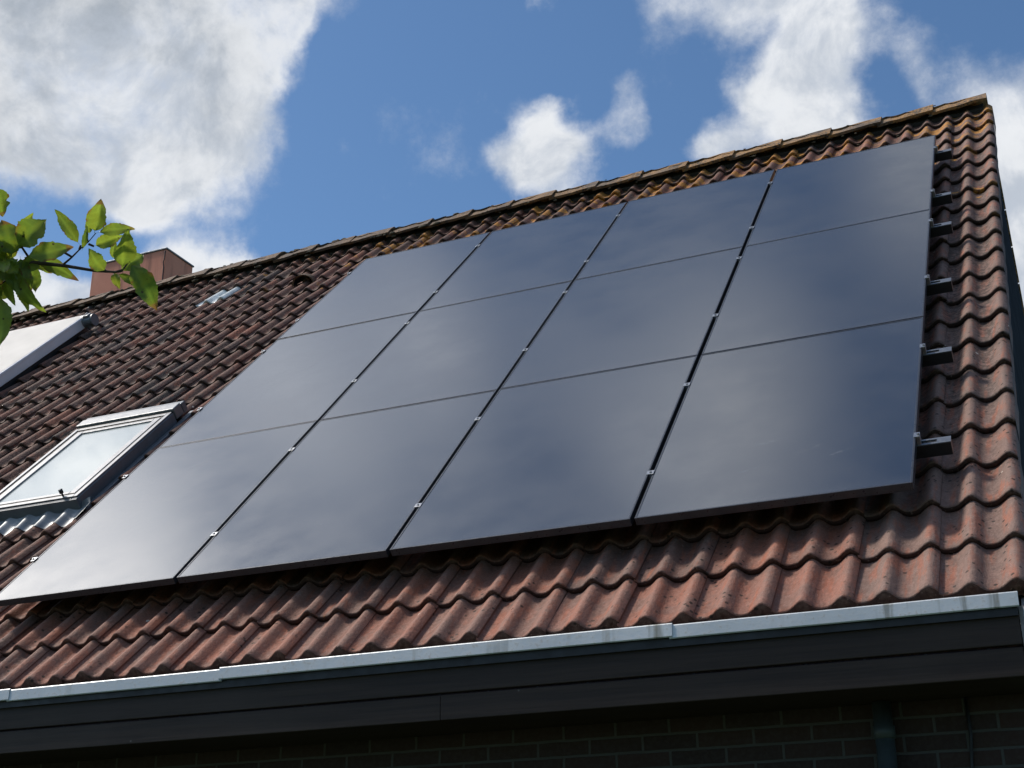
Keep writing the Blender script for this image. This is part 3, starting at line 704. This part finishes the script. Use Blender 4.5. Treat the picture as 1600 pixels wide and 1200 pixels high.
TWIGS = [[[-1.0991, -7.6299, 2.4928], [-1.0281, -7.5835, 2.5535], [-0.9541, -7.5336, 2.6032], [-0.9091, -7.5008, 2.6248], [-0.8711, -7.4723, 2.6392], [-0.8348, -7.4387, 2.6412], [-0.7995, -7.4053, 2.6398], [-0.7747, -7.3846, 2.6417], [-0.7643, -7.3788, 2.6468]], [[-0.8361, -7.4404, 2.6419], [-0.8228, -7.4365, 2.6548], [-0.8109, -7.434, 2.6675], [-0.7974, -7.4304, 2.6804], [-0.7848, -7.4289, 2.6949]], [[-0.8109, -7.434, 2.6675], [-0.8078, -7.4357, 2.6743]], [[-0.7981, -7.4291, 2.6776], [-0.7919, -7.4218, 2.6751]], [[-0.7747, -7.3846, 2.6417], [-0.7665, -7.3788, 2.6438], [-0.7534, -7.3781, 2.6602]], [[-0.7982, -7.431, 2.6803], [-0.7971, -7.4411, 2.6964]], [[-0.8302, -7.4474, 2.6607], [-0.822, -7.4359, 2.655]], [[-0.7903, -7.3974, 2.6403], [-0.7852, -7.3945, 2.6429]], [[-0.8711, -7.4723, 2.6392], [-0.8791, -7.4973, 2.6639], [-0.8737, -7.5111, 2.6909]], [[-0.8711, -7.4723, 2.6392], [-0.8973, -7.4833, 2.6166], [-0.9148, -7.4901, 2.5999]]]
rr = random.Random(33)
tree = empty('fruit_tree', Matrix.Translation((-2.6, -8.1, 0)), 'tree branch with yellow green spotted leaves reaching in before the chimney', 'tree')
tb = MB()
tb.tube([(-2.6,-8.1,-.05), (-2.58,-8.12,.5), (-2.62,-8.08,1.1), (-2.5,-8.05,1.7)], [.10, .075, .065, .055], 14)
tb.obj('trunk', M['bark'], tree, smooth=True)
br = MB()
limb = [(-2.5,-8.05,1.68), (-2.1,-7.95,1.98), (-1.6,-7.82,2.22), (-1.3,-7.72,2.36), TWIGS[0][0]]
br.tube(limb, [.045, .03, .018, .012, .008], 10)
main = TWIGS[0]; br.tube(main, [.0060, .0056, .005, .0042, .0036, .0030, .0025, .002, .0013], 8)
for t_ in TWIGS[1:]: br.tube(t_, [max(.0008, .0021-.0004*q) for q in range(len(t_))], 6)
stems = [(main[2], Vector((-.6, .2, .5)), .5)]
extra = []
for q in range(26):
    a = rr.uniform(0, 6.28); st_ = Vector((-2.5, -8.05, rr.uniform(1.5, 1.7)))
    d = Vector((math.cos(a)*.55, math.sin(a)*.55, rr.uniform(.35, 1.1))); ln = rr.uniform(.6, 1.35)
    p1 = st_+d*ln*.5+Vector((0, 0, .05)); p2 = st_+d*ln
    if p2.x > -1.55 or (p2.y > -7.45): continue
    br.tube([st_, p1, p2], [.018, .010, .003], 7)
    for w_ in range(30):
        tt = rr.uniform(.35, 1.05); bp = st_+(p2-st_)*tt+Vector((rr.uniform(-.12, .12), rr.uniform(-.12, .12), rr.uniform(-.1, .1)))
        dd = Vector((rr.uniform(-1, 1), rr.uniform(-1, 1), rr.uniform(-.9, .4))).normalized()*rr.uniform(.05, .08)
        if bp.x < -1.5: extra.append((tuple(bp), tuple(bp+dd), rr.uniform(.02, .034)))
br.obj('branch', M['bark'], tree, smooth=True)
# leaves: serrated blades folded on the midrib, arched towards the tip
LV = []; LF = []; LC = []
camp = Vector((0.64662, -9.0139, 1.6))
def leaf(bp, tp, w, fine=True, holes=0):
    bp, tp = Vector(bp), Vector(tp); ax = tp-bp; L = ax.length; ax.normalize()
    view = (camp-bp).normalized()
    nrm = (view + Vector((rr.uniform(-.5, .5), rr.uniform(-.5, .5), rr.uniform(-.3, .6)))*.55); nrm -= ax*nrm.dot(ax)
    nrm.normalize(); sd = ax.cross(nrm)
    ns = 24 if fine else 6; nc = 6 if fine else 2
    fold = rr.uniform(.2, .75); arch = rr.uniform(-.10, .16)*L; twist = rr.uniform(-.5, .5); ph = rr.random()*9
    bend = rr.uniform(-.10, .10)*L
    g_ = Vector((.075, .125, .018)).lerp(Vector((.16, .215, .030)), rr.random())
    if rr.random() < .22: g_ = Vector((.17, .20, .025))
    b0 = len(LV)
    pet = .10
    bites = [(rr.uniform(.45, .95), rr.choice((-1, 1)), rr.uniform(.15, .5)) for _ in range(rr.choice((0, 1, 2, 2)))] if fine else []
    for q in range(ns+1):
        t = q/ns; tt = max(0, (t-pet)/(1-pet))
        hw = (math.sin(math.pi*min(1, tt**.80))**.85)*(1-.18*tt) if 0 < tt < 1 else 0
        hw = max(hw, .025 if t <= pet+.01 else .0)*w/2*1.35
        ctr = bp+ax*(L*t)+nrm*(arch*4*t*(1-t))+sd*(bend*math.sin(math.pi*t))
        an = twist*(t-.3)
        s2 = sd*math.cos(an)+nrm*math.sin(an); n2 = nrm*math.cos(an)-sd*math.sin(an)
        for c_ in range(-nc//2, nc//2+1):
            e = c_/(nc/2); h = hw
            if abs(e) > .9 and fine: h *= 1+.028*((q % 2)*2-1)+.16*noise.noise(Vector((ph, q*.7, e)))
            for bt, bs, bd in bites:
                if bs*e > 0 and abs(t-bt) < .09: h *= 1-bd*abs(e)*(1-abs(t-bt)/.09)
            wv = .12*w*math.sin(t*11+ph+e)*abs(e)
            LV.append(ctr+s2*(e*h)+n2*(abs(e)*h*fold+wv))
            br_ = rr.random()
            col = g_*(1.5 if abs(e) < .05 else (1.14 if (q+abs(c_)) % 4 == 0 else 1.0))
            if t > .86 and noise.noise(Vector((ph, 5, 0))) > 0: col = Vector((.15, .085, .03))
            if abs(e) > .9 and noise.noise(Vector((ph*3, t*4, e))) > .22: col = Vector((.13, .060, .020))
            LC.append((*col, 1))
    m_ = nc+1
    if nc % 2: m_ = nc
    for q in range(ns):
        for c_ in range(m_-1): LF.append((b0+q*m_+c_, b0+q*m_+c_+1, b0+(q+1)*m_+c_+1, b0+(q+1)*m_+c_))
for l in LEAVES: leaf(*l)
# second layer of leaves where the twig is dense
o1 = Vector((-.915, -7.50, 2.625))
for q in range(38):
    bp = o1+Vector((rr.uniform(-.10, .035), rr.uniform(-.03, .05), rr.uniform(-.02, .03)))
    d = Vector((rr.uniform(-1, .5), rr.uniform(-.5, .5), rr.uniform(-.9, .9))).normalized()
    leaf(tuple(bp), tuple(bp+d*rr.uniform(.045, .066)), rr.uniform(.020, .030))
for l in extra: leaf(*l, fine=False)
fo = mesh_obj('foliage', LV, LF, M['leaf'], tree, 'W', True)
at = fo.data.attributes.new('leafcol', 'FLOAT_COLOR', 'POINT'); at.data.foreach_set('color', [c for d in LC for c in d])
